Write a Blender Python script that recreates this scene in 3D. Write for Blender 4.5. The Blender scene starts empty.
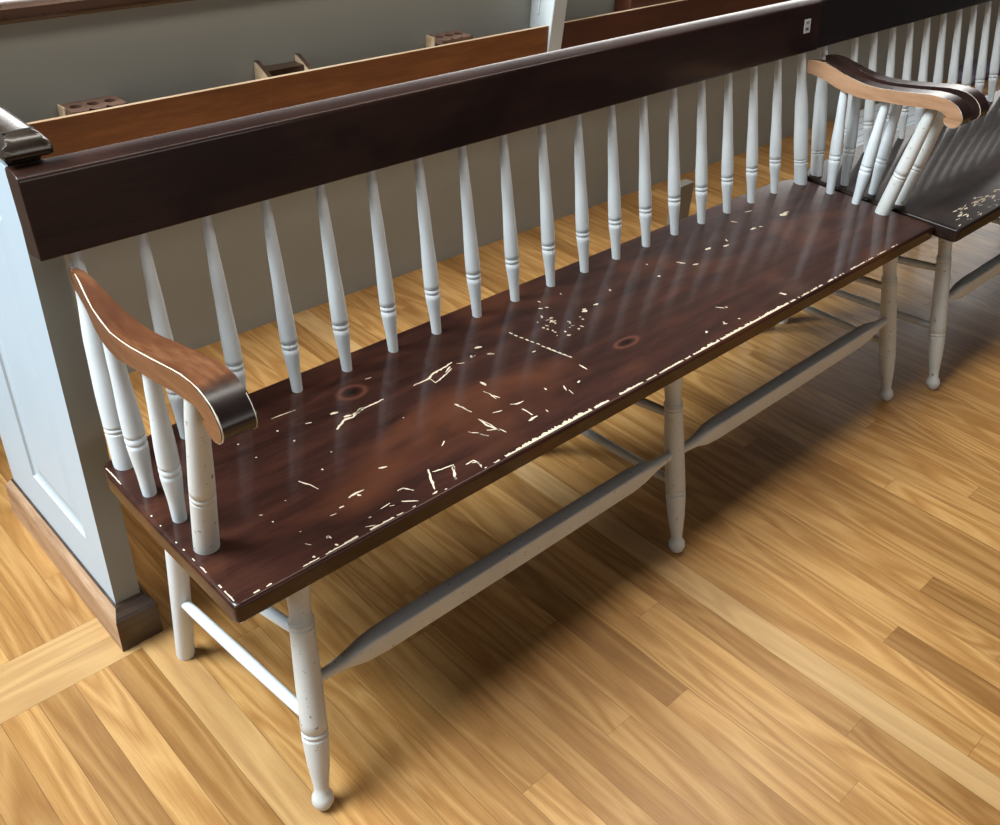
import bpy, bmesh, math, random
from mathutils import Vector, Matrix
random.seed(7)
scn = bpy.context.scene
COL = scn.collection

# ---------------------------------------------------------------- materials
def new_mat(name):
    m = bpy.data.materials.new(name); m.use_nodes = True
    nt = m.node_tree; nt.nodes.clear()
    out = nt.nodes.new('ShaderNodeOutputMaterial'); b = nt.nodes.new('ShaderNodeBsdfPrincipled')
    nt.links.new(b.outputs[0], out.inputs[0])
    return m, nt, b
def N(nt, t, **k):
    n = nt.nodes.new(t)
    for a, v in k.items():
        if a.startswith('i_'): n.inputs[int(a[2:])].default_value = v
        else: setattr(n, a, v)
    return n
def coords(nt, scale=(1,1,1), loc=(0,0,0)):
    tc = N(nt,'ShaderNodeTexCoord'); mp = N(nt,'ShaderNodeMapping')
    mp.inputs['Scale'].default_value = scale; mp.inputs['Location'].default_value = loc
    nt.links.new(tc.outputs['Object'], mp.inputs[0]); return mp.outputs[0]
def ramp(nt, fac, stops):
    r = N(nt,'ShaderNodeValToRGB'); el = r.color_ramp.elements
    while len(el) < len(stops): el.new(0.5)
    for e, (p, c) in zip(el, stops): e.position = p; e.color = (*c, 1) if len(c)==3 else c
    nt.links.new(fac, r.inputs[0]); return r.outputs[0]
def mix(nt, fac, a, b, mode='MIX'):
    m = N(nt,'ShaderNodeMix', data_type='RGBA', blend_type=mode)
    for s, v in ((0,fac),(6,a),(7,b)):
        if hasattr(v,'is_output'): nt.links.new(v, m.inputs[s])
        else: m.inputs[s].default_value = v if s==0 else (*v,1)
    return m.outputs[2]
def mth(nt, op, a, b=0.0):
    m = N(nt,'ShaderNodeMath', operation=op)
    for s, v in ((0,a),(1,b)):
        if hasattr(v,'is_output'): nt.links.new(v, m.inputs[s])
        else: m.inputs[s].default_value = v
    return m.outputs[0]
def noise(nt, vec, scale, detail=4, rough=.55, dist=0):
    n = N(nt,'ShaderNodeTexNoise'); n.inputs['Scale'].default_value = scale; n.inputs['Detail'].default_value = detail
    n.inputs['Roughness'].default_value = rough; n.inputs['Distortion'].default_value = dist
    nt.links.new(vec, n.inputs['Vector']); return n.outputs['Fac']
def bump(nt, b, h, strength=.2, dist=.002):
    bp = N(nt,'ShaderNodeBump'); bp.inputs['Strength'].default_value = strength; bp.inputs['Distance'].default_value = dist
    nt.links.new(h, bp.inputs['Height']); nt.links.new(bp.outputs[0], b.inputs['Normal'])

def paint(name, base, dirty, rough=.42, wear=.62, scale=60):
    m, nt, b = new_mat(name); v = coords(nt)
    f = noise(nt, v, scale, 5, .7); g = noise(nt, v, 9, 3)
    c = mix(nt, ramp(nt, g, [(.35,(0,0,0)),(.7,(1,1,1))]), base, tuple(x*.9 for x in base))
    c = mix(nt, ramp(nt, f, [(wear,(0,0,0)),(wear+.06,(1,1,1))]), c, dirty)
    nt.links.new(c, b.inputs['Base Color']); b.inputs['Roughness'].default_value = rough
    bump(nt, b, f, .12, .001); return m

def wood(name, dark, mid, light, axis='x', rough=.3, coat=.3, knots=(), blot=None, rv=.12, fine=1.0, front_dark=None, spec=.5, crough=None):
    """varnished wood, grain along axis, optional knots (x,y,rx,ry) in object space"""
    m, nt, b = new_mat(name)
    s = {'x':(1,9,9),'y':(9,1,9),'z':(9,9,1)}[axis]
    v = coords(nt, s)
    if knots:
        # push the grain round each knot
        tc = N(nt,'ShaderNodeTexCoord'); sx = N(nt,'ShaderNodeSeparateXYZ'); nt.links.new(tc.outputs['Object'], sx.inputs[0])
        y = sx.outputs[1]; tot = None; core = None; red = None
        for (kx,ky,rx,ry) in knots:
            dx = mth(nt,'DIVIDE', mth(nt,'SUBTRACT', sx.outputs[0], kx), rx); dy = mth(nt,'DIVIDE', mth(nt,'SUBTRACT', sx.outputs[1], ky), ry)
            r2 = mth(nt,'ADD', mth(nt,'MULTIPLY',dx,dx), mth(nt,'MULTIPLY',dy,dy))
            g = mth(nt,'EXPONENT', mth(nt,'MULTIPLY', r2, -.22))
            pu = mth(nt,'MULTIPLY', mth(nt,'MULTIPLY', dy, g), ry*-.9)
            tot = pu if tot is None else mth(nt,'ADD', tot, pu)
            r = mth(nt,'SQRT', r2); ring = mth(nt,'EXPONENT', mth(nt,'MULTIPLY', mth(nt,'MULTIPLY', mth(nt,'SUBTRACT', r, .95), mth(nt,'SUBTRACT', r, .95)), -22))
            inner = mth(nt,'EXPONENT', mth(nt,'MULTIPLY', r2, -3))
            core = inner if core is None else mth(nt,'ADD', core, inner)
            red = ring if red is None else mth(nt,'ADD', red, ring)
        cb = N(nt,'ShaderNodeCombineXYZ'); nt.links.new(sx.outputs[0], cb.inputs[0]); nt.links.new(mth(nt,'ADD', y, tot), cb.inputs[1]); nt.links.new(sx.outputs[2], cb.inputs[2])
        mp = N(nt,'ShaderNodeMapping'); mp.inputs['Scale'].default_value = s; nt.links.new(cb.outputs[0], mp.inputs[0]); v = mp.outputs[0]
    f = noise(nt, v, 4*fine, 6, .6, .35); g = noise(nt, v, 26*fine, 4, .7)
    h = mth(nt,'ADD', mth(nt,'MULTIPLY', f, .7), mth(nt,'MULTIPLY', g, .3))
    c = ramp(nt, h, [(.34,dark),(.5,mid),(.68,light)])
    if knots:
        c = mix(nt, mth(nt,'MULTIPLY', red, .75), c, tuple(x*2.2 for x in light)); c = mix(nt, mth(nt,'MINIMUM', core, 1.0), c, tuple(x*.35 for x in dark))
    if blot:
        q = noise(nt, coords(nt,(1,2,2)), 3.2, 3, .5, .5)
        c = mix(nt, ramp(nt, q, [(.52,(0,0,0)),(.72,(1,1,1))]), c, blot)
    nt.links.new(c, b.inputs['Base Color'])
    ro = mth(nt,'ADD', mth(nt,'MULTIPLY', noise(nt, coords(nt,(3,6,6)), 5, 5, .65), rv*2), rough-rv)
    nt.links.new(ro, b.inputs['Roughness'])
    b.inputs['Coat Weight'].default_value = coat; b.inputs['Coat Roughness'].default_value = rough*.7 if crough is None else crough; b.inputs['Specular IOR Level'].default_value = spec
    if front_dark:
        tc3 = N(nt,'ShaderNodeTexCoord'); s3 = N(nt,'ShaderNodeSeparateXYZ'); nt.links.new(tc3.outputs['Object'], s3.inputs[0])
        e = mth(nt,'ADD', s3.outputs[1], mth(nt,'MULTIPLY', noise(nt, coords(nt), 35, 4), .03))
        c = mix(nt, mth(nt,'MINIMUM', 1.0, mth(nt,'MAXIMUM', 0.0, mth(nt,'MULTIPLY', mth(nt,'SUBTRACT', front_dark, e), 45.0))), c, (.012,.006,.005))
        nt.links.new(c, b.inputs['Base Color'])
    bump(nt, b, h, .15, .0012); return m

M = {}
M['paint'] = paint('white_bench_paint', (.68,.715,.72), (.16,.14,.11), .38, .70, 70)
M['paint_worn'] = paint('worn_bench_paint', (.61,.61,.575), (.09,.075,.055), .45, .625, 90)
M['seat'] = wood('seat_varnish', (.017,.0055,.0035), (.032,.0108,.0070), (.056,.019,.0115), 'x', .42, .50, spec=.08, crough=.11,
                 knots=((-.56,.097,.026,.018),(-.06,-.09,.030,.012)), blot=(.085,.027,.012))
M['seat_dark'] = wood('seat_varnish_dark', (.010,.006,.005), (.017,.010,.008), (.032,.018,.013), 'x', .42, .22, spec=.04, crough=.12)
M['crest'] = wood('crest_varnish', (.017,.0070,.0050), (.026,.0108,.0078), (.038,.0158,.0112), 'x', .42, .6, spec=.15, crough=.16, blot=(.012,.0045,.0035), rv=.06)
M['crest_dark'] = wood('crest_varnish_dark', (.008,.005,.0045), (.012,.0075,.007), (.018,.011,.010), 'x', .45, .7, spec=.2, crough=.14, rv=.06)
M['arm_red'] = wood('arm_worn_red', (.065,.021,.009), (.125,.046,.019), (.25,.11,.048), 'y', .32, .3, blot=(.07,.024,.011), fine=.6, front_dark=-.140)
M['arm_dark'] = wood('arm_dark_varnish', (.012,.006,.005), (.022,.009,.007), (.035,.014,.010), 'y', .3, .35)
M['arm_tan'] = wood('arm_bare_tan', (.25,.12,.055), (.37,.205,.11), (.48,.29,.17), 'y', .42, .1, fine=.6)
M['arm_side'] = wood('arm_worn_side', (.10,.038,.017), (.18,.075,.033), (.28,.13,.062), 'y', .4, .15, fine=.6)
M['bare'] = paint('bare_wood_chip', (.68,.56,.41), (.5,.33,.17), .6, .62, 120)
M['cream'] = paint('cream_edge', (.66,.59,.46), (.55,.42,.28), .5, .68, 90)
M['rack'] = wood('rack_board_wood', (.13,.040,.010), (.19,.062,.015), (.26,.092,.024), 'x', .45, .12, rv=.05)
M['rack_red'] = wood('rack_board_red', (.050,.0125,.005), (.075,.019,.007), (.105,.028,.010), 'x', .42, .15, rv=.05)
M['rack_edge'] = wood('rack_edge_wood', (.45,.28,.14), (.60,.42,.26), (.72,.55,.38), 'x', .4, .2)
M['holder'] = wood('cup_holder_wood', (.09,.045,.032), (.15,.08,.055), (.21,.12,.085), 'x', .45, .1)
M['cap'] = wood('cap_rail_varnish', (.030,.010,.004), (.050,.017,.006), (.080,.030,.011), 'x', .30, .5)
M['cap_p'] = wood('cap_rail_dark', (.018,.012,.008), (.030,.020,.013), (.05,.035,.022), 'y', .27, .6)
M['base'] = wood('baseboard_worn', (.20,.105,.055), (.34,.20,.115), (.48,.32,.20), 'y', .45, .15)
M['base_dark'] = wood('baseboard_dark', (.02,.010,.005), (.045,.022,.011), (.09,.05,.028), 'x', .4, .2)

def wallpaint(name, col, rough=.6):
    m, nt, b = new_mat(name); v = coords(nt)
    f = noise(nt, v, 300, 3, .6); g = noise(nt, v, 2.5, 3)
    c = mix(nt, g, col, tuple(x*.88 for x in col)); nt.links.new(c, b.inputs['Base Color'])
    b.inputs['Roughness'].default_value = rough; bump(nt, b, f, .25, .001); return m
M['wall'] = wallpaint('partition_grey_paint', (.31,.31,.275))
M['panel'] = wallpaint('panel_daylit_paint', (.47,.55,.61), .42)  # same paint as the divider's end, cool daylight worked into the colour
M['white'] = wallpaint('bracket_white_paint', (.66,.70,.70), .4)
M['post'] = wallpaint('post_grey_paint', (.17,.15,.12))
M['dark'] = wallpaint('dark_hole', (.015,.010,.008), .8)
M['ring'] = wallpaint('felt_ring', (.30,.26,.22), .7)
M['sticker'] = wallpaint('sticker_paper', (.72,.74,.78), .5)
M['ink'] = wallpaint('sticker_ink', (.08,.11,.14), .6)
M['daylight'] = wallpaint('daylight_patch_white', (.85,.87,.88), .6)  # bright daylight on the floor, painted as a white colour
M['daylight_seam'] = wallpaint('daylight_patch_seam', (.35,.55,.68), .6)  # floor seams drawn across the painted daylight
M['purple'] = wallpaint('purple_fabric', (.16,.13,.19), .9)

# floor: one colour attribute value per board drives tone and grain offset
m, nt, b = new_mat('oak_floor')
at = N(nt,'ShaderNodeAttribute', attribute_name='board'); sp = N(nt,'ShaderNodeSeparateColor'); nt.links.new(at.outputs['Color'], sp.inputs[0])
tc = N(nt,'ShaderNodeTexCoord'); s0 = N(nt,'ShaderNodeSeparateXYZ'); nt.links.new(tc.outputs['Object'], s0.inputs[0])
uvn = N(nt,'ShaderNodeUVMap', uv_map='grain'); s1 = N(nt,'ShaderNodeSeparateXYZ'); nt.links.new(uvn.outputs[0], s1.inputs[0])
cb = N(nt,'ShaderNodeCombineXYZ')
nt.links.new(s1.outputs[0], cb.inputs[0]); nt.links.new(s1.outputs[1], cb.inputs[1]); nt.links.new(mth(nt,'MULTIPLY', sp.outputs[1], 37.0), cb.inputs[2])
mp = N(nt,'ShaderNodeMapping'); mp.inputs['Scale'].default_value = (1,.11,1); nt.links.new(cb.outputs[0], mp.inputs[0])
big = noise(nt, mp.outputs[0], 11, 2.5, .45, .5)
wv = mth(nt,'FRACT', mth(nt,'MULTIPLY', big, 9.0))           # cathedral figure
tri = mth(nt,'ABSOLUTE', mth(nt,'SUBTRACT', wv, .5))
mp2 = N(nt,'ShaderNodeMapping'); mp2.inputs['Scale'].default_value = (1,.03,1); nt.links.new(cb.outputs[0], mp2.inputs[0])
fine = noise(nt, mp2.outputs[0], 420, 4, .75)
fig = mth(nt,'ADD', mth(nt,'MULTIPLY', tri, .8), mth(nt,'MULTIPLY', fine, .75))
c = ramp(nt, fig, [(.2,(.26,.118,.033)),(.5,(.355,.182,.057)),(.8,(.465,.268,.100))])
tone = ramp(nt, sp.outputs[0], [(0,(.66,.58,.48)),(.5,(.93,.88,.80)),(1,(1.22,1.20,1.14))])
c = mix(nt, 1.0, c, tone, 'MULTIPLY')
plain = ramp(nt, sp.outputs[2], [(0,(0,0,0)),(1,(1,1,1))])
c = mix(nt, plain, c, (.49,.335,.165))
nt.links.new(c, b.inputs['Base Color'])
nt.links.new(mth(nt,'ADD', mth(nt,'MULTIPLY', noise(nt, coords(nt,(6,1,1)), 9, 4), .16), .24), b.inputs['Roughness'])
b.inputs['Specular IOR Level'].default_value = .45
bump(nt, b, fig, .10, .0008)
M['floor'] = m
M['seam'] = wallpaint('floor_seam', (.10,.045,.016), .7)

# ---------------------------------------------------------------- helpers
def empty(name, loc, label, cat, group=None):
    o = bpy.data.objects.new(name, None); COL.objects.link(o); o.location = loc; o.empty_display_size = .05
    o['label'] = label; o['category'] = cat
    if group: o['group'] = group
    return o
def mesh_obj(name, bm, mats, parent=None, smooth=True, bevel=0, seg=2, angle=40):
    """bm is in world coordinates; shifted so that it sits under its parent"""
    off = Vector((0,0,0)); p = parent
    while p is not None: off += p.location; p = p.parent
    if off.length: bmesh.ops.translate(bm, verts=bm.verts, vec=-off)
    bmesh.ops.recalc_face_normals(bm, faces=bm.faces)
    me = bpy.data.meshes.new(name); bm.to_mesh(me); bm.free()
    for mm in (mats if isinstance(mats,(list,tuple)) else [mats]): me.materials.append(mm)
    if smooth:
        for p in me.polygons: p.use_smooth = True
    o = bpy.data.objects.new(name, me); COL.objects.link(o)
    if parent is not None: o.parent = parent
    if bevel:
        mo = o.modifiers.new('bevel','BEVEL'); mo.width = bevel; mo.segments = seg; mo.limit_method = 'ANGLE'; mo.angle_limit = math.radians(angle); mo.harden_normals = False
    if smooth:
        try: me.set_sharp_from_angle(angle=math.radians(angle))
        except Exception: pass
    if name in ('seat','crest_rail','armrest','partition_bracket'):
        wn = o.modifiers.new('normals','WEIGHTED_NORMAL'); wn.keep_sharp = True; wn.weight = 90
    return o
def box(bm, x0,x1,y0,y1,z0,z1, mi=0):
    vs = [bm.verts.new(p) for p in ((x0,y0,z0),(x1,y0,z0),(x1,y1,z0),(x0,y1,z0),(x0,y0,z1),(x1,y0,z1),(x1,y1,z1),(x0,y1,z1))]
    for f in ((0,1,2,3),(7,6,5,4),(0,4,5,1),(1,5,6,2),(2,6,7,3),(3,7,4,0)):
        q = bm.faces.new([vs[i] for i in f]); q.material_index = mi
def loft(bm, rings, mi=0, cap=True, closed=True):
    R = [[bm.verts.new(p) for p in r] for r in rings]; n = len(R[0])
    for a, c in zip(R, R[1:]):
        for i in range(n if closed else n-1):
            j = (i+1) % n; f = bm.faces.new((a[i],a[j],c[j],c[i])); f.material_index = mi
    if cap:
        for r in (R[0], R[-1]):
            f = bm.faces.new(r); f.material_index = mi
    return R
def lathe(bm, P0, P1, prof, n=16, mi=0, power=1):
    """turned piece from P0 to P1: prof = [(t, radius), ...]"""
    P0 = Vector(P0); P1 = Vector(P1); d = (P1-P0); ax = d.normalized()
    u = ax.orthogonal().normalized(); w = ax.cross(u)
    loft(bm, [[P0 + d*t + (u*math.cos(2*math.pi*k/n) + w*math.sin(2*math.pi*k/n))*r for k in range(n)] for t, r in prof], mi)
def prism(bm, pts2, a0, a1, axis='x', mi=0):
    """extrude a 2-D outline along an axis: outline given in the other two axes"""
    def P(a, q): return {'x':(a,q[0],q[1]),'y':(q[0],a,q[1]),'z':(q[0],q[1],a)}[axis]
    A = [bm.verts.new(P(a0,q)) for q in pts2]; B = [bm.verts.new(P(a1,q)) for q in pts2]; n = len(pts2)
    for i in range(n):
        j=(i+1)%n; f = bm.faces.new((A[i],A[j],B[j],B[i])); f.material_index = mi
    for r in (A,B):
        f = bm.faces.new(r); f.material_index = mi
def interp(tab, t):
    for (a,x),(b_,y) in zip(tab, tab[1:]):
        if t <= b_: return x + (y-x)*(t-a)/(b_-a) if t > a else x
    return tab[-1][1]
def smooth_prof(tab, extra=()):
    """profile resampled with smoothstep between control radii, plus groove pairs"""
    out = []
    for (a,x),(b_,y) in zip(tab, tab[1:]):
        k = max(1, int((b_-a)/.04))
        for i in range(k):
            s = i/k; s2 = s*s*(3-2*s); out.append((a+(b_-a)*s, x+(y-x)*s2))
    out.append(tab[-1])
    for g, dep, wd in extra:
        out = [(t,r) for t,r in out if abs(t-g) > wd*1.3]
        r0 = interp(tab, g)
        out += [(g-wd,r0),(g-wd*.4,r0-dep),(g+wd*.4,r0-dep),(g+wd,r0)]
    return sorted(out)
# ---------------------------------------------------------------- floor
PW = .0627
def build_floor():
    bm = bmesh.new(); col = bm.loops.layers.float_color.new('board'); uv = bm.loops.layers.uv.new('grain')
    G = .0003
    def board(x0,x1,y0,y1, tone=None, plain=0, along='y'):
        if tone is None: tone = min(1, max(0, random.gauss(.5,.24)))
        rid = random.random(); ou = random.uniform(0,9); ov = random.uniform(0,30)
        g = G
        vs = [bm.verts.new((x,y,0)) for x,y in ((x0+g,y0+g*.8),(x1-g,y0+g*.8),(x1-g,y1-g*.8),(x0+g,y1-g*.8))]
        f = bm.faces.new(vs); f.material_index = 0
        for l in f.loops:
            l[col] = (tone, rid, plain, 1); x, y = l.vert.co.x, l.vert.co.y
            l[uv].uv = (x+ou, y+ov) if along=='y' else (y+ou, x+ov)
    joints = {0:[-.189],3:[-.207],6:[-.545],8:[-.484],10:[-.647],12:[-.419],15:[-.400],14:[-.587],19:[-.182],21:[-.330]}
    tones = {9:(.8,.42), 0:(.55,0), 1:(.45,0), 2:(.35,0), 8:(.3,0), 10:(.55,0),13:(.75,0), -3:(.42,0), -5:(.78,.25), -6:(.25,0), 12:(.7,0)}  # palest board: hazy glare on the floor painted in as a lighter tone
    for k in range(-28, 92):
        x0 = .252 + PW*k; x1 = x0+PW; split = x0 < -.12
        ys = [-1.9, 2.6] if k != 9 else [-1.9, .3, 2.6]
        js = list(joints.get(k, []))
        y = -1.9 + random.uniform(.2,1.3)
        while y < 2.5:
            if k != 9 and all(abs(y-j) > .35 for j in js) and not (k in joints and -.7 < y < .1) and not (split and .3 < y < .75): js.append(y)
            y += random.uniform(.8,1.7)
        if split: js += [.482,.605]
        ys = sorted(ys[:1]+js+ys[-1:])
        for i,(a,c) in enumerate(zip(ys, ys[1:])):
            if split and abs(a-.482)<.001: continue
            if k in tones and a <= -.1 and c > -1.2 : t, p = tones[k]
            else: t, p = None, 0
            if k in joints and abs(c-joints[k][0])<.001: t = {0:.85,3:.5,19:.8}.get(k, None)
            board(x0,x1,a,c,t,p)
    # cross boards beside the pew divider
    board(-1.5036,-.0615+.0005,.543,.605,.72,.35,'x'); board(-1.5036,-.0615+.0005,.482,.543,.62,.35,'x')
    # ground under the boards, seen in the seams
    vs = [bm.verts.new(p) for p in ((-1.5,-1.9,-.0012),(6.02,-1.9,-.0012),(6.02,2.6,-.0012),(-1.5,2.6,-.0012))]
    f = bm.faces.new(vs); f.material_index = 1
    vb = [bm.verts.new((x,y,-.03)) for x,y in ((-1.5,-1.9),(6.02,-1.9),(6.02,2.6),(-1.5,2.6))]
    f = bm.faces.new(vb); f.material_index = 1
    for i in range(4):
        f = bm.faces.new((vs[i],vs[(i+1)%4],vb[(i+1)%4],vb[i])); f.material_index = 1
    o = mesh_obj('floor', bm, [M['floor'],M['seam']], smooth=False); o['kind'] = 'structure'
    for p in o.data.polygons:
        pass
build_floor()

# ---------------------------------------------------------------- scratches on the seat (centre line points in metres, half width)
MARKS = [(0.0021,[(0.247,0.276),(0.275,0.29),(0.288,0.287),(0.311,0.298),(0.332,0.296),(0.358,0.297)]),(0.0026,[(0.276,0.296),(0.29,0.294)]),(0.0024,[(0.291,0.292),(0.318,0.298)]),(0.0019,[(0.424,0.297),(0.458,0.297),(0.472,0.305),(0.503,0.308),(0.524,0.312)]),(0.0012,[(0.459,0.296),(0.459,0.28),(0.48,0.286),(0.511,0.297)]),(0.0013,[(0.494,0.294),(0.513,0.304)]),(0.0011,[(0.445,0.149),(0.448,0.131),(0.448,0.112),(0.449,0.107)]),(0.0011,[(0.448,0.112),(0.433,0.121)]),(0.0013,[(0.418,0.12),(0.424,0.108)]),(0.0008,[(0.407,0.137),(0.41,0.129)]),(0.0012,[(0.127,0.206),(0.135,0.188),(0.139,0.171)]),(0.002,[(0.294,0.103),(0.281,0.081),(0.271,0.061)]),(0.0019,[(0.261,0.055),(0.272,0.056)]),(0.001,[(0.295,0.095),(0.315,0.09),(0.332,0.088)]),(0.0017,[(0.33,0.088),(0.325,0.078)]),(0.0015,[(0.312,0.064),(0.313,0.059)]),(0.0015,[(0.162,0.127),(0.177,0.129),(0.19,0.127)]),(0.0017,[(0.175,0.126),(0.179,0.12)]),(0.0017,[(0.138,0.117),(0.146,0.116)]),(0.001,[(0.226,0.094),(0.237,0.093),(0.246,0.079)]),(0.0012,[(0.216,0.071),(0.236,0.056)]),(0.0007,[(0.182,0.077),(0.201,0.079)]),(0.0007,[(0.118,0.111),(0.128,0.11)]),(0.0024,[(0.088,0.077),(0.093,0.073)]),(0.002,[(0.088,0.058),(0.092,0.055)]),(0.0017,[(0.105,0.341),(0.108,0.34)]),(0.0022,[(0.177,0.295),(0.18,0.293)]),(0.0016,[(0.205,0.234),(0.208,0.233)]),(0.0018,[(0.169,0.207),(0.172,0.205)]),(0.0017,[(0.171,0.333),(0.174,0.331)]),(0.0013,[(0.109,0.295),(0.112,0.294)]),(0.0012,[(0.048,0.153),(0.05,0.152)]),(0.0009,[(0.066,0.111),(0.068,0.111)]),(0.0015,[(0.051,0.058),(0.054,0.056)]),(0.0011,[(0.349,0.234),(0.351,0.233)]),(0.001,[(0.087,0.181),(0.089,0.18)]),(0.0018,[(0.088,0.078),(0.091,0.076)]),(0.0017,[(0.218,0.32),(0.227,0.318)]),(0.0029,[(0.264,0.317),(0.276,0.314)]),(0.0013,[(0.237,0.155),(0.25,0.149)]),(0.0011,[(0.441,0.209),(0.445,0.195),(0.448,0.175)]),(0.0011,[(0.361,0.143),(0.349,0.135)]),(0.0007,[(0.157,0.073),(0.162,0.072)]),(0.0013,[(0.347,0.076),(0.364,0.076),(0.364,0.058)]),(0.0009,[(0.183,0.366),(0.205,0.365),(0.227,0.363)]),(0.001,[(0.371,0.365),(0.383,0.363)]),(0.0012,[(0.522,0.233),(0.524,0.22)]),(0.0015,[(0.51,0.189),(0.514,0.176)]),(0.0023,[(0.565,0.305),(0.573,0.304)]),(0.002,[(0.596,0.294),(0.603,0.285)]),(0.0013,[(0.528,0.304),(0.541,0.298)]),(0.0007,[(0.196,0.074),(0.203,0.071)]),(0.0007,[(0.058,0.086),(0.063,0.079)]),(0.0005,[(0.042,0.177),(0.046,0.174)]),(0.0009,[(0.142,0.06),(0.156,0.054)]),(0.0022,[(0.678,0.324),(0.68,0.317)]),(0.0015,[(0.68,0.312),(0.682,0.304)]),(0.0014,[(0.683,0.3),(0.685,0.292)]),(0.0022,[(0.686,0.288),(0.687,0.28)]),(0.0014,[(0.688,0.276),(0.69,0.268)]),(0.0014,[(0.691,0.264),(0.693,0.257)]),(0.0021,[(0.693,0.252),(0.695,0.245)]),(0.0014,[(0.696,0.24),(0.698,0.233)]),(0.0014,[(0.698,0.229),(0.7,0.221)]),(0.0021,[(0.701,0.217),(0.703,0.21)]),(0.0014,[(0.703,0.206),(0.705,0.198)]),(0.0014,[(0.706,0.194),(0.707,0.187)]),(0.001,[(0.694,0.242),(0.706,0.188)]),(0.0013,[(0.52,0.233),(0.521,0.219)]),(0.0009,[(0.505,0.208),(0.509,0.196),(0.507,0.177)]),(0.0012,[(0.514,0.151),(0.524,0.144),(0.54,0.143)]),(0.0014,[(0.443,0.153),(0.443,0.129),(0.449,0.108)]),(0.0008,[(0.452,0.111),(0.454,0.097)]),(0.0018,[(0.521,0.128),(0.522,0.104)]),(0.002,[(0.505,0.096),(0.526,0.097)]),(0.0014,[(0.417,0.12),(0.425,0.108)]),(0.0009,[(0.407,0.136),(0.418,0.124)]),(0.0025,[(0.589,0.323),(0.603,0.319)]),(0.0028,[(0.562,0.304),(0.571,0.304)]),(0.0017,[(0.594,0.293),(0.603,0.288)]),(0.0012,[(0.441,0.211),(0.445,0.203)]),(0.0006,[(0.444,0.194),(0.449,0.175)]),(0.0021,[(0.329,0.087),(0.322,0.075),(0.312,0.059)]),(0.0011,[(0.357,0.073),(0.365,0.068),(0.361,0.055)]),(0.0016,[(0.654,0.124),(0.661,0.125)]),(0.0012,[(0.625,0.118),(0.622,0.104)]),(0.0021,[(0.664,0.247),(0.671,0.246)]),(0.0012,[(0.627,0.133),(0.62,0.119)]),(0.0012,[(0.55,0.101),(0.549,0.094)]),(0.0013,[(0.7,0.162),(0.699,0.142)]),(0.0009,[(0.474,0.151),(0.491,0.146)]),(0.0012,[(0.595,0.149),(0.594,0.141)]),(0.0013,[(0.747,0.273),(0.751,0.269)]),(0.002,[(0.771,0.294),(0.777,0.295)]),(0.002,[(0.795,0.279),(0.798,0.275)]),(0.002,[(0.765,0.262),(0.768,0.258)]),(0.0019,[(0.772,0.307),(0.778,0.306)]),(0.0014,[(0.805,0.257),(0.808,0.25)]),(0.0014,[(0.802,0.35),(0.809,0.346)]),(0.0009,[(0.828,0.281),(0.833,0.281)]),(0.0017,[(0.797,0.284),(0.801,0.282)]),(0.0016,[(0.742,0.299),(0.744,0.293)]),(0.0021,[(0.79,0.356),(0.796,0.35)]),(0.0021,[(0.759,0.249),(0.765,0.244)]),(0.002,[(0.779,0.314),(0.786,0.312)]),(0.0022,[(0.794,0.253),(0.794,0.249)]),(0.0012,[(0.753,0.301),(0.756,0.294)]),(0.0008,[(0.791,0.268),(0.798,0.265)]),(0.0016,[(0.855,0.299),(0.864,0.295)]),(0.0008,[(0.783,0.266),(0.787,0.265)]),(0.0008,[(0.767,0.313),(0.775,0.31)]),(0.0013,[(0.826,0.273),(0.83,0.27)]),(0.0016,[(0.772,0.333),(0.773,0.326)]),(0.0018,[(0.747,0.318),(0.751,0.318)]),(0.0016,[(0.799,0.28),(0.802,0.28)]),(0.0017,[(0.767,0.303),(0.776,0.303)]),(0.0018,[(0.768,0.327),(0.77,0.324)]),(0.0008,[(0.773,0.303),(0.775,0.295)]),(0.0016,[(0.748,0.278),(0.752,0.277)]),(0.0016,[(0.744,0.288),(0.748,0.287)]),(0.0016,[(0.774,0.302),(0.782,0.3)]),(0.0011,[(0.742,0.26),(0.745,0.259)]),(0.0031,[(0.849,0.292),(0.862,0.291)]),(0.0024,[(0.888,0.297),(0.9,0.295)]),(0.002,[(0.81,0.378),(0.811,0.371)]),(0.0021,[(0.87,0.373),(0.869,0.368)]),(0.0017,[(0.963,0.322),(0.962,0.315)]),(0.0014,[(0.981,0.089),(0.987,0.088)]),(0.0015,[(1.043,0.091),(1.038,0.082)]),(0.0015,[(1.079,0.137),(1.091,0.122)]),(0.0025,[(1.179,0.315),(1.19,0.298)]),(0.002,[(1.197,0.284),(1.211,0.28)]),(0.0032,[(1.282,0.313),(1.301,0.312)]),(0.0027,[(1.33,0.298),(1.348,0.296)]),(0.0028,[(1.367,0.317),(1.362,0.309)]),(0.0029,[(1.46,0.314),(1.48,0.311)]),(0.0023,[(1.491,0.31),(1.499,0.305)]),(0.0043,[(1.592,0.318),(1.616,0.311)]),(0.0037,[(1.609,0.321),(1.628,0.318)]),(0.0027,[(1.237,0.088),(1.246,0.075)]),(0.0017,[(1.076,0.08),(1.08,0.075)]),(0.0025,[(1.035,0.085),(1.043,0.082)]),(0.0024,[(1.091,0.296),(1.098,0.296)]),(0.0025,[(1.116,0.35),(1.118,0.346)]),(0.0019,[(1.535,0.382),(1.559,0.377)]),(0.0018,[(1.461,0.371),(1.47,0.357)]),(0.0016,[(0.978,0.086),(0.985,0.085)]),(0.0017,[(1.097,0.125),(1.097,0.119)])]
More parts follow.
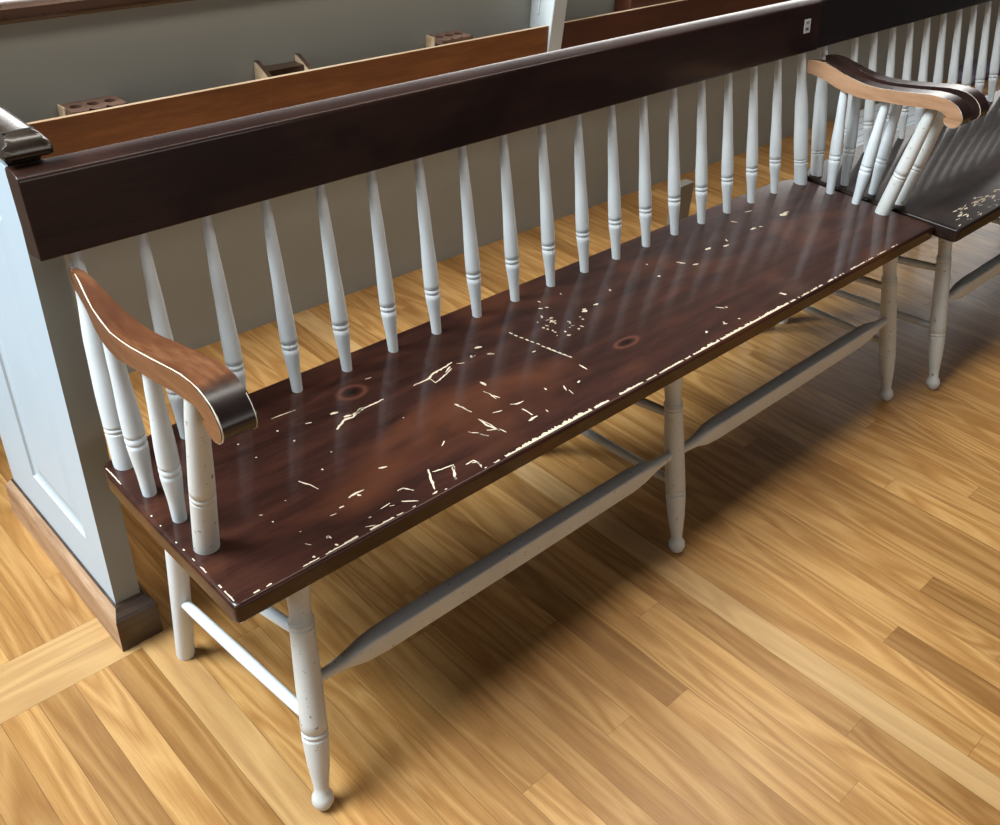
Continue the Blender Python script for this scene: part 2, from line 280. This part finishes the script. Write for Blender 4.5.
EDGE = [(-.045,2),(.019,1),(.139,3),(.182,2),(.22,1),(.273,2),(.391,2),(.457,6),(.512,8),(.584,7),(.652,4),(.687,4),(.719,4),(.767,2),(.784,3),(.849,3),(.924,5),(.972,6),(1.096,6),(1.145,8),(1.255,4),(1.421,3),(1.588,2),(1.70,1)]
def scratch(bm, hw, pts, z, mi):
    """an irregular sliver of bare wood lying on the varnish"""
    P = []
    for (x0,y0),(x1,y1) in zip(pts, pts[1:]):
        L = math.hypot(x1-x0,y1-y0); k = max(2, int(L/.005))
        for i in range(k): P.append((x0+(x1-x0)*i/k, y0+(y1-y0)*i/k))
    P.append(pts[-1]); n = len(P); A=[]; B=[]
    for i,(x,y) in enumerate(P):
        a = P[max(0,i-1)]; c = P[min(n-1,i+1)]; dx,dy = c[0]-a[0], c[1]-a[1]; L = math.hypot(dx,dy) or 1
        t = i/(n-1) if n>1 else .5; w = hw*(.25+.75*math.sin(math.pi*min(1,max(0,t*.9+.05)))**.6)
        w1 = w*random.uniform(.35,1.35); w2 = w*random.uniform(.35,1.35)
        jx,jy = random.uniform(-.3,.3)*hw, random.uniform(-.3,.3)*hw
        A.append(bm.verts.new((x-dy/L*w1+jx, y+dx/L*w1+jy, z))); B.append(bm.verts.new((x+dy/L*w2+jx, y-dx/L*w2+jy, z)))
    for i in range(n-1):
        f = bm.faces.new((A[i],A[i+1],B[i+1],B[i])); f.material_index = mi

# ---------------------------------------------------------------- a spindle-back bench
LEG = smooth_prof([(0,.004),(.012,.012),(.035,.0175),(.06,.0165),(.078,.0115),(.11,.0125),(.20,.0175),(.31,.0205),(.34,.0205),(.55,.0200),(.74,.0185),(.775,.0195),(.79,.0160),(.84,.0165),(.93,.021),(1,.0225)],
                  [(.322,.0019,.006),(.342,.0019,.006),(.750,.0016,.006),(.768,.0019,.006)])
BACKLEG = [(0,.0155),(.01,.0165),(.5,.0175),(.99,.019),(1,.0185)]
SPIN = smooth_prof([(0,.0088),(.10,.0100),(.26,.0142),(.34,.0141),(.62,.0112),(.85,.0085),(1,.0068)],
                   [(.25,.0013,.005),(.275,.0013,.005)])
ARMSPIN = smooth_prof([(0,.0098),(.12,.0108),(.36,.0150),(.46,.0148),(.78,.0115),(1,.0095)],
                      [(.35,.0013,.007),(.39,.0013,.007)])
FRONTPOST = smooth_prof([(0,.0170),(.04,.0178),(.40,.0172),(.8,.0150),(1,.0125)],
                      [(.37,.0014,.006),(.40,.0014,.006)])
BACKPOST = smooth_prof([(0,.0150),(.05,.0165),(.35,.0180),(.55,.0165),(.8,.0110),(1,.0085)],
                       [(.19,.0013,.005),(.21,.0013,.005)])
UP = [(.460,.770),(.449,.774),(.430,.777),(.411,.776),(.381,.770),(.352,.763),(.324,.758),(.296,.755),(.270,.755),(.244,.757),(.196,.764),(.149,.772),(.125,.776),(.102,.777),(.086,.776),(.072,.772),(.059,.766),(.049,.757),(.042,.747),(.0395,.737),(.043,.727),(.051,.720),(.061,.7175),(.071,.721),(.078,.727),(.081,.734)]
LO = [(.455,.742),(.441,.742),(.420,.739),(.399,.735),(.370,.728),(.340,.723),(.313,.721),(.286,.722),(.261,.725),(.236,.729),(.186,.735),(.139,.743),(.120,.745),(.104,.747),(.096,.747),(.090,.746),(.085,.744),(.082,.742),(.080,.740),(.078,.739),(.077,.738),(.077,.737),(.078,.737),(.079,.737),(.080,.737),(.081,.737)]
OUTX = [(.03,-.0645),(.10,-.0645),(.16,-.0655),(.22,-.069),(.30,-.072),(.36,-.067),(.41,-.057),(.46,-.048)]
INX = [(.03,-.0165),(.10,-.0145),(.17,-.0165),(.22,-.0225),(.27,-.028),(.34,-.034),(.40,-.037),(.46,-.040)]

def arm_mesh(side, mid, smat_in, smat_out, m_top, m_in, m_out, edge_in, edge_out, parent, dy=0, ox=0):
    """side 0 left end, 1 right end (mirrored about mid)"""
    bm = bmesh.new(); F = lambda x: (x if side==0 else 2*mid-x)+ox
    n = len(UP); V = []
    for (yu,zu),(yl,zl) in zip(UP,LO):
        xo, xi = interp(OUTX,yu), interp(INX,yu)
        V.append([bm.verts.new(p) for p in ((F(xo),yu+dy,zu),(F(xi),yu+dy,zu),(F(xi),yl+dy,zl),(F(xo),yl+dy,zl))])
    for a,c in zip(V,V[1:]):
        for i,mi in ((0,0),(1,1),(2,0),(3,2)):
            j=(i+1)%4; f = bm.faces.new((a[i],a[j],c[j],c[i])); f.material_index = mi
    for r in (V[0],V[-1]): bm.faces.new(r)
    # worn edges: a thin pale bead along the rounded upper edge
    for which, on in ((0,edge_out),(1,edge_in)):
        if not on: continue
        a0, a1, rr = on; pts = []
        for (yu,zu) in UP:
            if a0 <= yu <= a1: pts.append(Vector((F(interp(OUTX if which==0 else INX, yu)), yu+dy, zu)))
        sgn = (1 if which==0 else -1)*(1 if side==0 else -1)
        rings = []
        for i,p in enumerate(pts):
            q = p + Vector((sgn*.0022,0,-.0008)); r_ = rr*(.75+.5*random.random())*min(1,.35+.5*min(i,len(pts)-1-i))
            t = (pts[min(i+1,len(pts)-1)]-pts[max(i-1,0)]).normalized(); u = Vector((1,0,0)); w = t.cross(u).normalized()
            rings.append([q+(u*math.cos(k*math.pi/3)+w*math.sin(k*math.pi/3))*r_ for k in range(6)])
        loft(bm, rings, 3)
    o = mesh_obj('armrest', bm, [m_top,m_in,m_out,M['cream']], parent, bevel=.0035, seg=3, angle=50)
    return o

def bench(label, ox, sx0, sx1, front, seat_top, m_seat, m_crest, arm_mats, crest_x, spins, mid, feet, fdy=0., marks=True, back_dy=0.):
    """coordinates are measured from the left front foot of the bench; ox = where that foot stands"""
    root = empty('spindle_bench', ((sx0+sx1)/2, .25, 0), label, 'bench')
    X = lambda x: x+ox
    T = seat_top; B = T-.036
    # --- seat: slab with rounded edges and clipped rear corners
    bm = bmesh.new(); r = .006; yb = .456
    def outline(ins):
        x0,x1,y0,y1 = sx0+ins, sx1-ins, front+ins, yb-ins
        pts = [(x0+.004,y0+.001),(x0+.010,y0),(x1-.010,y0),(x1-.004,y0+.001),(x1,y0+.008),(x1,y0+.20),(x1-.001,y1-.06),(x1-.006,y1-.03),(x1-.020,y1-.02),(x1-.05,y1-.008),(x1-.10,y1),
               (x0+.11,y1),(x0+.055,y1-.008),(x0+.020,y1-.022),(x0+.004,y1-.032),(x0-.002,y1-.06),(x0-.003,y0+.20),(x0-.001,y0+.08),(x0,y0+.008)]
        return pts
    lv = [(B,.007),(B+.003,.002),(B+.007,0),(T-r,0),(T-r*.5,.0012),(T-r*.15,.0036),(T,r+.001)]
    loft(bm, [[(x,y,z) for x,y in outline(i)] for z,i in lv], 0, cap=True)
    if marks:
        for hw, pts in MARKS:
            random.seed(int(hw*1e5)+int(pts[0][0]*1000)); scratch(bm, max(.0007,hw*1.2), pts, T+.0003, 1)
        random.seed(11)
        def ragged(p, length, wfun, across, lip):
            """continuous ragged strip of bare wood along an edge: p(s) edge point, across = inward direction, lip = drop over the edge"""
            s = 0; prev = None; lv_ = 0
            while s < length:
                w = wfun(s); lv_ = .72*lv_ + .28*random.uniform(-.5,1.5)
                on = lv_ < .30+.105*w
                if on:
                    a = p(s); k = (.0007+.00085*w)*random.uniform(.45,1.3); e = lip*random.uniform(.1,1)*(1 if w>3 else .3)
                    cur = [bm.verts.new(v) for v in (a+Vector((0,0,-e*1.1))-across*e*.55, a, a+across*k)]
                    if prev:
                        for q in (0,1):
                            f = bm.faces.new((prev[q],cur[q],cur[q+1],prev[q+1])); f.material_index = 1
                    prev = cur
                else: prev = None
                s += random.uniform(.0018,.0045)
        ragged(lambda s: Vector((EDGE[0][0]+s, front+.0068, T+.0003)), 1.72, lambda s: interp(EDGE, EDGE[0][0]+s), Vector((0,1,0)), .0035)
        ragged(lambda s: Vector((sx0+.0064-.0028*min(1,s/.15), front+.012+s, T+.0003)), .36, lambda s: 1.2, Vector((1,0,0)), .003)
    else:
        random.seed(5)
        for i in range(42):
            x = random.gauss(sx0+.20,.10); y = front+.055+random.gauss(0,.010)+(x-sx0-.2)*.03
            if x < sx0+.05: continue
            a = random.uniform(-.3,.3); L = random.uniform(.01,.03); scratch(bm, random.uniform(.0008,.003), [(x,y),(x+L*.5,y+L*math.sin(a)*.5),(x+L,y+L*math.sin(a))], T+.0003, 1)
        for i in range(90):
            x = sx0+.02+random.random()*1.8; y = front+random.uniform(.008,.03)
            scratch(bm, random.uniform(.0005,.0016), [(x,y),(x+random.uniform(.004,.02),y+random.uniform(-.004,.004))], T+.0003, 1)
    mesh_obj('seat', bm, [m_seat, M['bare']], root, smooth=True, angle=50)
    # --- crest rail, leaning back, soft top edges
    y0,z0,y1,z1 = .4605,.790,.4755,.8995
    d = Vector((0,y1-y0,z1-z0)).normalized(); nrm = Vector((0,d.z,-d.y)); th=.0415
    f0 = Vector((0,y0,z0)); f1 = Vector((0,y1,z1))
    out = [f0+d*.002, f0+nrm*.002, f0+nrm*(th-.003), f0+nrm*th+d*.004, f1+nrm*th+d*.001, f1+nrm*(th-.001)+d*.0075, f1+nrm*(th-.005)+d*.0110, f1+nrm*(th*.45)+d*.0085, f1+nrm*.006+d*.0030, f1+nrm*.0015+d*.0002, f1-d*.005]
    bm = bmesh.new(); prism(bm, [(p.y+back_dy,p.z) for p in out], crest_x[0], crest_x[1], 'x')
    crest = mesh_obj('crest_rail', bm, m_crest, root, bevel=.0015, seg=2, angle=35)
    # --- spindles
    for x,xt in spins:
        bm = bmesh.new(); lathe(bm, (x,.408,T-.012), (xt,.4785+back_dy,.806), SPIN, 14)
        mesh_obj('back_spindle', bm, M['paint'], root, angle=60)
    for s in (0,1):
        F = lambda x: (x if s==0 else 2*mid-x)+ox
        bm = bmesh.new(); lathe(bm, (F(-.049),.402,T-.012), (F(-.029),.4785+back_dy,.806), BACKPOST, 18)
        mesh_obj('back_post', bm, M['paint'], root, angle=60)
        bm = bmesh.new(); lathe(bm, (F(-.046),.170,T-.012), (F(-.050),.122,.752), FRONTPOST, 18)
        mesh_obj('arm_post', bm, M['paint_worn'], root, angle=60)
        for yb_, yt, xb in ((.242,.238,-.046),(.318,.352,-.052)):
            bm = bmesh.new(); lathe(bm, (F(xb),yb_,T-.012), (F(-.052),yt,.736), ARMSPIN, 16)
            mesh_obj('arm_spindle', bm, M['paint'], root, angle=60)
        a = arm_mats[s]
        arm_mesh(s, mid, None, None, a[0], a[1], a[2], a[3], a[4], root, 0, ox)
    # --- legs, stretchers
    xs = [0,(feet)/2,feet]; splay = [.046,0,-.046]; heads = []
    for x,sp in zip(xs,splay):
        s_ = (1 if sp>0 else -1 if sp<0 else 0)
        fy = 0+fdy; ty = .100+fdy*.5; top = B+.010
        bm = bmesh.new(); lathe(bm, (X(x),fy,0), (X(x+sp),ty,top), LEG, 18); mesh_obj('leg', bm, M['paint_worn'] , root, angle=60)
        bm = bmesh.new(); lathe(bm, (X(x-.009 if sp>0 else x+(.009 if sp<0 else 0)),.418+(.03 if s_<=0 else 0),0), (X(x+sp*.45-.018*(1 if sp>0 else -1 if sp<0 else 0)),.372,top), BACKLEG, 16); mesh_obj('leg', bm, M['paint'], root, angle=60)
        fa = lambda z, x=x, sp=sp, ty=ty, fy=fy, top=top: Vector((X(x+sp*z/top), fy+(ty-fy)*z/top, z))
        s_ = (1 if sp>0 else -1 if sp<0 else 0)
        ba = lambda z: Vector((X(x-.009*s_+(sp*.45-.009*s_)*z/top), .418-.046*z/top, z))
        for zf_, zb_ in ((.164,.150),(.316,.270)):
            bm = bmesh.new(); lathe(bm, fa(zf_), ba(zb_), [(0,.008),(.12,.0095),(.5,.0105),(.88,.0095),(1,.008)], 12); mesh_obj('side_stretcher', bm, M['paint'], root, angle=60)
        heads.append(fa)
    for i in (0,1):
        A = heads[i](.231); C = heads[i+1](.234); dv = C-A
        bm = bmesh.new(); rings=[]
        for t,hz,hy,e in ((0,.0085,.0085,1),(.04,.0095,.0095,1),(.075,.0125,.0125,1),(.115,.0200,.0140,.35),(.16,.0212,.0145,.18),(.5,.0218,.0145,.15),(.84,.0212,.0145,.18),(.885,.0190,.0135,.35),(.925,.0125,.0125,1),(.96,.0095,.0095,1),(1,.0085,.0085,1)):
            c0 = A+dv*t; R_=[]
            for k in range(16):
                a_ = 2*math.pi*(k+.5)/16; ca,sa = math.cos(a_),math.sin(a_); p_ = e
                R_.append(c0+Vector((0, math.copysign(abs(ca)**p_,ca)*hy, math.copysign(abs(sa)**p_,sa)*hz)))
            rings.append(R_)
        loft(bm, rings); mesh_obj('front_stretcher', bm, M['paint_worn'], root, angle=50)
    return root, crest

am_left  = (M['arm_red'], M['arm_red'], M['arm_side'], (.03,.16,.0007), (.036,.452,.0013))
am_right = (M['arm_dark'], M['arm_tan'], M['arm_dark'], (.036,.45,.0011), None)
b1, crest1 = bench('long dark brown bench with white spindles and scratched seat, nearest the camera', 0, -.078, 1.857, .043, .467, M['seat'], M['crest'],
      (am_left, am_right), (-.080,1.851), [(.0556+.1032*i, .068+.1020*i) for i in range(17)], .887, 1.796)
# sticker on the crest rail
bm = bmesh.new()
def on_crest(u, w, lift=.0004):     # u along the bench, w height
    t = (w-.790)/(.9035-.790); return (u, .4605+.015*t-lift, w)
def quad(bm, u0,u1,w0,w1, mi, lift):
    A=[bm.verts.new(on_crest(u,w,l)) for l in (lift,-.0006) for u,w in ((u0,w0),(u1,w0),(u1,w1),(u0,w1))]
    for f in ((0,1,2,3),(4,7,6,5),(0,4,5,1),(1,5,6,2),(2,6,7,3),(3,7,4,0)):
        q = bm.faces.new([A[i] for i in f]); q.material_index = mi
quad(bm, 1.777,1.804,.837,.868, 0, .0005)
quad(bm, 1.783,1.799,.861,.8625, 1, .0008); quad(bm, 1.785,1.796,.858,.859, 1, .0008); quad(bm, 1.784,1.797,.843,.849, 1, .0008)
st = mesh_obj('sticker', bm, [M['sticker'],M['ink']], b1, smooth=False); st['label'] = 'small white printed sticker'

am_l2 = (M['arm_dark'], M['arm_dark'], M['arm_dark'], None, (.036,.21,.0013))
am_r2 = (M['arm_dark'], M['arm_dark'], M['arm_dark'], None, None)
OX=1.947
b2, crest2 = bench('dark spindle bench at the right, standing end to end beyond the first bench', OX, 1.862, 3.80, -.012, .473, M['seat_dark'], M['crest_dark'],
      (am_l2, am_r2), (1.8535,3.80), [(2.072+.1025*i,2.074+.1025*i) for i in range(17)], .887, 1.796, fdy=-.056, marks=False, back_dy=.006)
# ---------------------------------------------------------------- pew divider at the left end (panelled, with cap and baseboard)
PX0, PX1, PY0, PY1 = -.075, -.029, .5225, .98
dv = empty('pew_divider', ((PX0+PX1)/2,(PY0+PY1)/2,0), 'pale panelled pew divider with dark cap rail at the left end of the near bench', 'pew divider')
bm = bmesh.new()
y = [PY0, .5975, .825, PY1]; z = [.0, .195, .815, .898]
# left face with one sunk, raised-field panel
def grid(bm, x, sgn):
    for i in range(3):
        for j in range(3):
            if i==1 and j==1: continue
            bm.faces.new([bm.verts.new((x,a,c)) for a,c in ((y[i],z[j]),(y[i+1],z[j]),(y[i+1],z[j+1]),(y[i],z[j+1]))])
    ins = [(0,0),(.003,.004*sgn),(.010,.006*sgn),(.020,.006*sgn),(.040,.002*sgn)]
    prev=None
    for d_,dx in ins:
        R_=[bm.verts.new((x+dx,a,c)) for a,c in ((y[1]+d_,z[1]+d_),(y[2]-d_,z[1]+d_),(y[2]-d_,z[2]-d_),(y[1]+d_,z[2]-d_))]
        if prev:
            for k in range(4): bm.faces.new((prev[k],prev[(k+1)%4],R_[(k+1)%4],R_[k]))
        prev=R_
    bm.faces.new(prev)
grid(bm, PX0, 1); grid(bm, PX1, -1)
for yy, mi in ((PY0,1),(PY1,0)):
    f = bm.faces.new([bm.verts.new(p) for p in ((PX0,yy,0),(PX1,yy,0),(PX1,yy,z[3]),(PX0,yy,z[3]))]); f.material_index = mi
for zz in (0,z[3]): bm.faces.new([bm.verts.new(p) for p in ((PX0,PY0,zz),(PX1,PY0,zz),(PX1,PY1,zz),(PX0,PY1,zz))])
bmesh.ops.remove_doubles(bm, verts=bm.verts, dist=.0002)
mesh_obj('panel', bm, [M['panel'],M['wall']], dv, smooth=False)
# cap rail: moulded section, mitred end
def cap_section(cx, half, z0, z1):
    h = z1-z0
    return [(cx-half*.62,z0),(cx-half*.66,z0+h*.12),(cx-half*.80,z0+h*.30),(cx-half*.97,z0+h*.42),(cx-half,z0+h*.55),(cx-half*.92,z0+h*.72),(cx-half*.70,z0+h*.92),(cx-half*.45,z1),
            (cx+half*.45,z1),(cx+half*.70,z0+h*.92),(cx+half*.92,z0+h*.72),(cx+half,z0+h*.55),(cx+half*.97,z0+h*.42),(cx+half*.80,z0+h*.30),(cx+half*.66,z0+h*.12),(cx+half*.62,z0)]
cx = (PX0+PX1)/2
bm = bmesh.new(); prism(bm, cap_section(cx, .033, .898, .946), .5222, PY1+.012, 'y')
# return moulding across the end: same section turned, shallow
loft(bm, [[(x_, yy, max(.9165, min(z_, zc))) for x_,z_ in cap_section(cx, .033*k_, .898, .946)] for yy,zc,k_ in ((.5221,.946,1),(.515,.9458,1),(.507,.943,.99),(.500,.937,.98),(.4955,.930,.96),(.4945,.924,.93),(.497,.9185,.88))])
mesh_obj('cap_rail', bm, M['cap_p'], dv, angle=30)
bm = bmesh.new(); box(bm, cx-.021,cx+.021,.517,.522,.9458,.9464); mesh_obj('cap_joint', bm, M['dark'], dv, smooth=False)
bm = bmesh.new()
rings = []
for t,hh in ((.016,0),(.016,.072),(.0135,.078),(.009,.083),(.005,.089),(.0006,.090)):
    te = t*1.75
    rings.append([(PX0-t,PY0-te,hh),(PX1+t,PY0-te,hh),(PX1+t,PY1+t,hh),(PX0-t,PY1+t,hh)])
loft(bm, rings); bm.normal_update()
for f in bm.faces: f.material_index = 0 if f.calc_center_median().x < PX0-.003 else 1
mesh_obj('baseboard', bm, [M['base'],M['base_dark']], dv, smooth=False)

# ---------------------------------------------------------------- long partition behind
WY = 1.340; WX0, WX1 = -.02, 5.9
pw = empty('pew_partition', (2.9,WY+.03,0), 'long grey low partition with wooden cap rail running behind both benches', 'partition')
bm = bmesh.new(); box(bm, -1.5, WX1, WY, WY+.05, 0, .880); mesh_obj('wall_panel', bm, M['wall'], pw, smooth=False)
bm = bmesh.new(); prism(bm, [(WY-.014,.873),(WY-.016,.878),(WY-.022,.886),(WY-.022,.902),(WY-.016,.908),(WY-.006,.910),(WY+.056,.910),(WY+.066,.906),(WY+.072,.898),(WY+.070,.880),(WY+.060,.873)], -1.5, WX1, 'x')
mesh_obj('cap_rail', bm, M['cap'], pw, angle=30)

# book racks: long board in front of the partition, closed underneath
def rack(label, x0, x1, mat):
    r_ = empty('book_rack', ((x0+x1)/2, 1.30, .60), label, 'book rack', None)
    bm = bmesh.new(); box(bm, x0,x1,1.2585,1.2700,.560,.6955, 0)
    vs=None
    # pale top edge
    box(bm, x0+.0005,x1-.0005,1.2590,1.2695,.6956,.6962,1)
    mesh_obj('front_board', bm, [mat,M['rack_edge']], r_, smooth=False)
    bm = bmesh.new(); box(bm, x0,x1,1.2702,WY-.0005,.560,.572); mesh_obj('bottom_board', bm, mat, r_, smooth=False)
    return r_
rack('orange-brown board rack on the grey partition, left of the white bracket', .02, 1.7205, M['rack'])
rack('dark red-brown board rack on the grey partition, right of the white bracket', 1.7795, 4.6, M['rack_red'])

# white bracket between the racks
bk = None
bm = bmesh.new()
prism(bm, [(1.258,.575),(1.243,.790),(1.236,.862),(WY-.0006,.862),(WY-.0006,.575)], 1.7215, 1.7785, 'x')
prism(bm, [(1.300,.720),(1.296,.850),(1.306,.850),(1.310,.720)], 1.7175, 1.7225, 'x')
o = mesh_obj('partition_bracket', bm, M['white'], None, bevel=.003, angle=30)
o['label'] = 'white painted upright bracket on the partition between the two brown boards'; o['category'] = 'bracket'

# cup holders with three holes
def cup_holder(label, x0, x1, zt):
    r_ = empty('cup_holder', ((x0+x1)/2, 1.305, zt), label, 'cup holder', 'cup holders on the partition')
    w = x1-x0; bm = bmesh.new(); y0,y1 = 1.2725, WY-.0006; t=.012
    cs = [(x0+w*(.19+.31*i), (y0+y1)/2+.004) for i in range(3)]; R_=.0125; n=20
    # top plate cut by three holes, built as strips between squares with round holes
    xs=[x0]+[(cs[0][0]+cs[1][0])/2,(cs[1][0]+cs[2][0])/2]+[x1]
    for (cx_,cy_),a,c in zip(cs,xs,xs[1:]):
        sq=[]
        for k in range(n):
            an=2*math.pi*k/n; dx,dy=math.cos(an),math.sin(an); s=min((( c-cx_) if dx>0 else (cx_-a))/abs(dx) if abs(dx)>1e-6 else 9, ((y1-cy_) if dy>0 else (cy_-y0))/abs(dy) if abs(dy)>1e-6 else 9)
            sq.append((cx_+dx*s,cy_+dy*s,dx,dy))
        for zz in (zt,zt-t):
            O=[bm.verts.new((p[0],p[1],zz)) for p in sq]; I=[bm.verts.new((cx_+p[2]*R_,cy_+p[3]*R_,zz)) for p in sq]
            for k in range(n): bm.faces.new((O[k],O[(k+1)%n],I[(k+1)%n],I[k]))
            if zz==zt: It=I
            else:
                for k in range(n): bm.faces.new((It[k],It[(k+1)%n],I[(k+1)%n],I[k]))
    for q in ((x0,y0,x1,y0),(x0,y1,x1,y1),(x0,y0,x0,y1),(x1,y0,x1,y1)):
        bm.faces.new([bm.verts.new(p) for p in ((q[0],q[1],zt),(q[2],q[3],zt),(q[2],q[3],zt-t),(q[0],q[1],zt-t))])
    mesh_obj('top_plate', bm, M['holder'], r_, smooth=False)
    bm = bmesh.new(); box(bm, x0+.001,x1-.001,y0+.001,y1-.001,zt-.045,zt-t-.0005); mesh_obj('holder_body', bm, M['dark'], r_, smooth=False)
    bm = bmesh.new(); box(bm, x0-.004,x0-.0003,y0+.03,y1,zt-.03,zt+.002); mesh_obj('end_plate', bm, M['rack_edge'], r_, smooth=False)
cup_holder('small brown three-hole cup holder on the partition, nearest the divider at far left', .301, .424, .697)
cup_holder('small brown three-hole cup holder on the partition, just left of the white bracket', 1.322, 1.432, .704)
# open card holder: two brackets and a low dark tray
r_ = empty('card_holder', (.845,1.305,.69), 'small open wooden card holder with two raised ends, between the cup holders', 'card holder')
for xa in (.779,.895):
    bm = bmesh.new(); prism(bm, [(WY-.0006,.716),(WY-.012,.716),(1.273,.690),(1.273,.655),(WY-.0006,.655)], xa, xa+.011, 'x'); mesh_obj('holder_end', bm, M['rack_edge'], r_, smooth=False)
    bm = bmesh.new(); prism(bm, [(WY-.0006,.7162),(WY-.012,.7162),(1.273,.6902),(1.273,.6912),(WY-.012,.7176),(WY-.0006,.7176)], xa, xa+.011, 'x'); mesh_obj('end_cap', bm, M['base_dark'], r_, smooth=False)
bm = bmesh.new(); box(bm, .7905,.8945,1.300,1.3395,.672,.700); mesh_obj('tray', bm, M['base_dark'], r_, smooth=False)
# dark wooden box in the right-hand rack
bm = bmesh.new(); box(bm, 2.105,2.42,1.2725,1.3385,.573,.745); o = mesh_obj('wooden_box', bm, M['rack_red'], None, bevel=.003)
o['label'] = 'dark red-brown wooden block standing in the right-hand board rack'; o['category'] = 'box'

# grey post on the floor behind the bench
bm = bmesh.new(); box(bm, 2.13,2.205,.985,1.02,0,.19); o = mesh_obj('floor_post', bm, M['post'], None, bevel=.002)
o['label'] = 'grey upright post on the floor behind the near bench, seen between two spindles'; o['category'] = 'post'

# thin white slab painting a daylight patch on the floor, and a purple cushion, behind the second bench
def daylight_patch():
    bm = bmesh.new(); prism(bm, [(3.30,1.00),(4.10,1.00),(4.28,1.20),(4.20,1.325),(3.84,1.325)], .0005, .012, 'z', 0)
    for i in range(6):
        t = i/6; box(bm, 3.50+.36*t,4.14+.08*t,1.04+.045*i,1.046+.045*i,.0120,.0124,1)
    o = mesh_obj('daylight_slab', bm, [M['daylight'],M['daylight_seam']], None, smooth=False)
    o['label'] = 'flat white slab painted as bright daylight on the floor behind the second bench, seen between the arm spindles'; o['category'] = 'daylight patch'
daylight_patch()
bm = bmesh.new(); box(bm, 4.93,5.30,1.20,1.335,.0005,.055); o = mesh_obj('floor_cushion', bm, M['purple'], None, bevel=.015, seg=3)
o['label'] = 'small dull purple cushion on the floor far behind the second bench'; o['category'] = 'cushion'

# ---------------------------------------------------------------- light
def area(name, loc, target, sx, sy, power, col):
    l = bpy.data.lights.new(name,'AREA'); l.shape='RECTANGLE'; l.size=sx; l.size_y=sy; l.energy=power; l.color=col
    o = bpy.data.objects.new(name,l); COL.objects.link(o); o.location=loc
    o.rotation_euler = (Vector(target)-Vector(loc)).to_track_quat('-Z','Y').to_euler(); return o
area('window_light_left', (-2.5,1.75,4.3), (.6,.3,.2), 2.3, 2.1, 610, (.83,.93,1.0))
area('window_light_side', (-4.2,.3,2.7), (0,.5,.6), 1.2, 1.0, 40, (.78,.91,1.0))
area('window_light_back', (7.5,7.2,2.95), (1.4,.5,1.2), 14.0, 1.7, 430, (1.0,.97,.94))
area('partition_fill_light', (1.4,.35,3.0), (1.4,.55,0), 4.0, .4, 52, (1.0,.93,.84))  # added unseen overhead fill, brightens the upper partition
area('room_light_front', (1.2,-5.2,1.75), (1.0,.4,.6), 4.5, 1.2, 46, (1.0,.91,.82))
w = bpy.data.worlds.new('World'); scn.world = w; w.use_nodes = True
w.node_tree.nodes['Background'].inputs[0].default_value = (.80,.86,.95,1); w.node_tree.nodes['Background'].inputs[1].default_value = .03

# ---------------------------------------------------------------- camera
cam = bpy.data.cameras.new('Camera'); cam.sensor_width = 36; cam.lens = 34.884; cam.clip_start=.02
co = bpy.data.objects.new('Camera', cam); COL.objects.link(co)
co.matrix_world = Matrix(((0.725353,0.364785,-0.583777,-0.462321),(-0.686373,0.447919,-0.572940,-0.785100),(0.052485,0.816272,0.575278,1.400000),(0,0,0,1)))
scn.camera = co
vs = scn.view_settings; vs.view_transform = 'Standard'; vs.look = 'None'; vs.exposure = 0; vs.gamma = 1; vs.use_curve_mapping = False
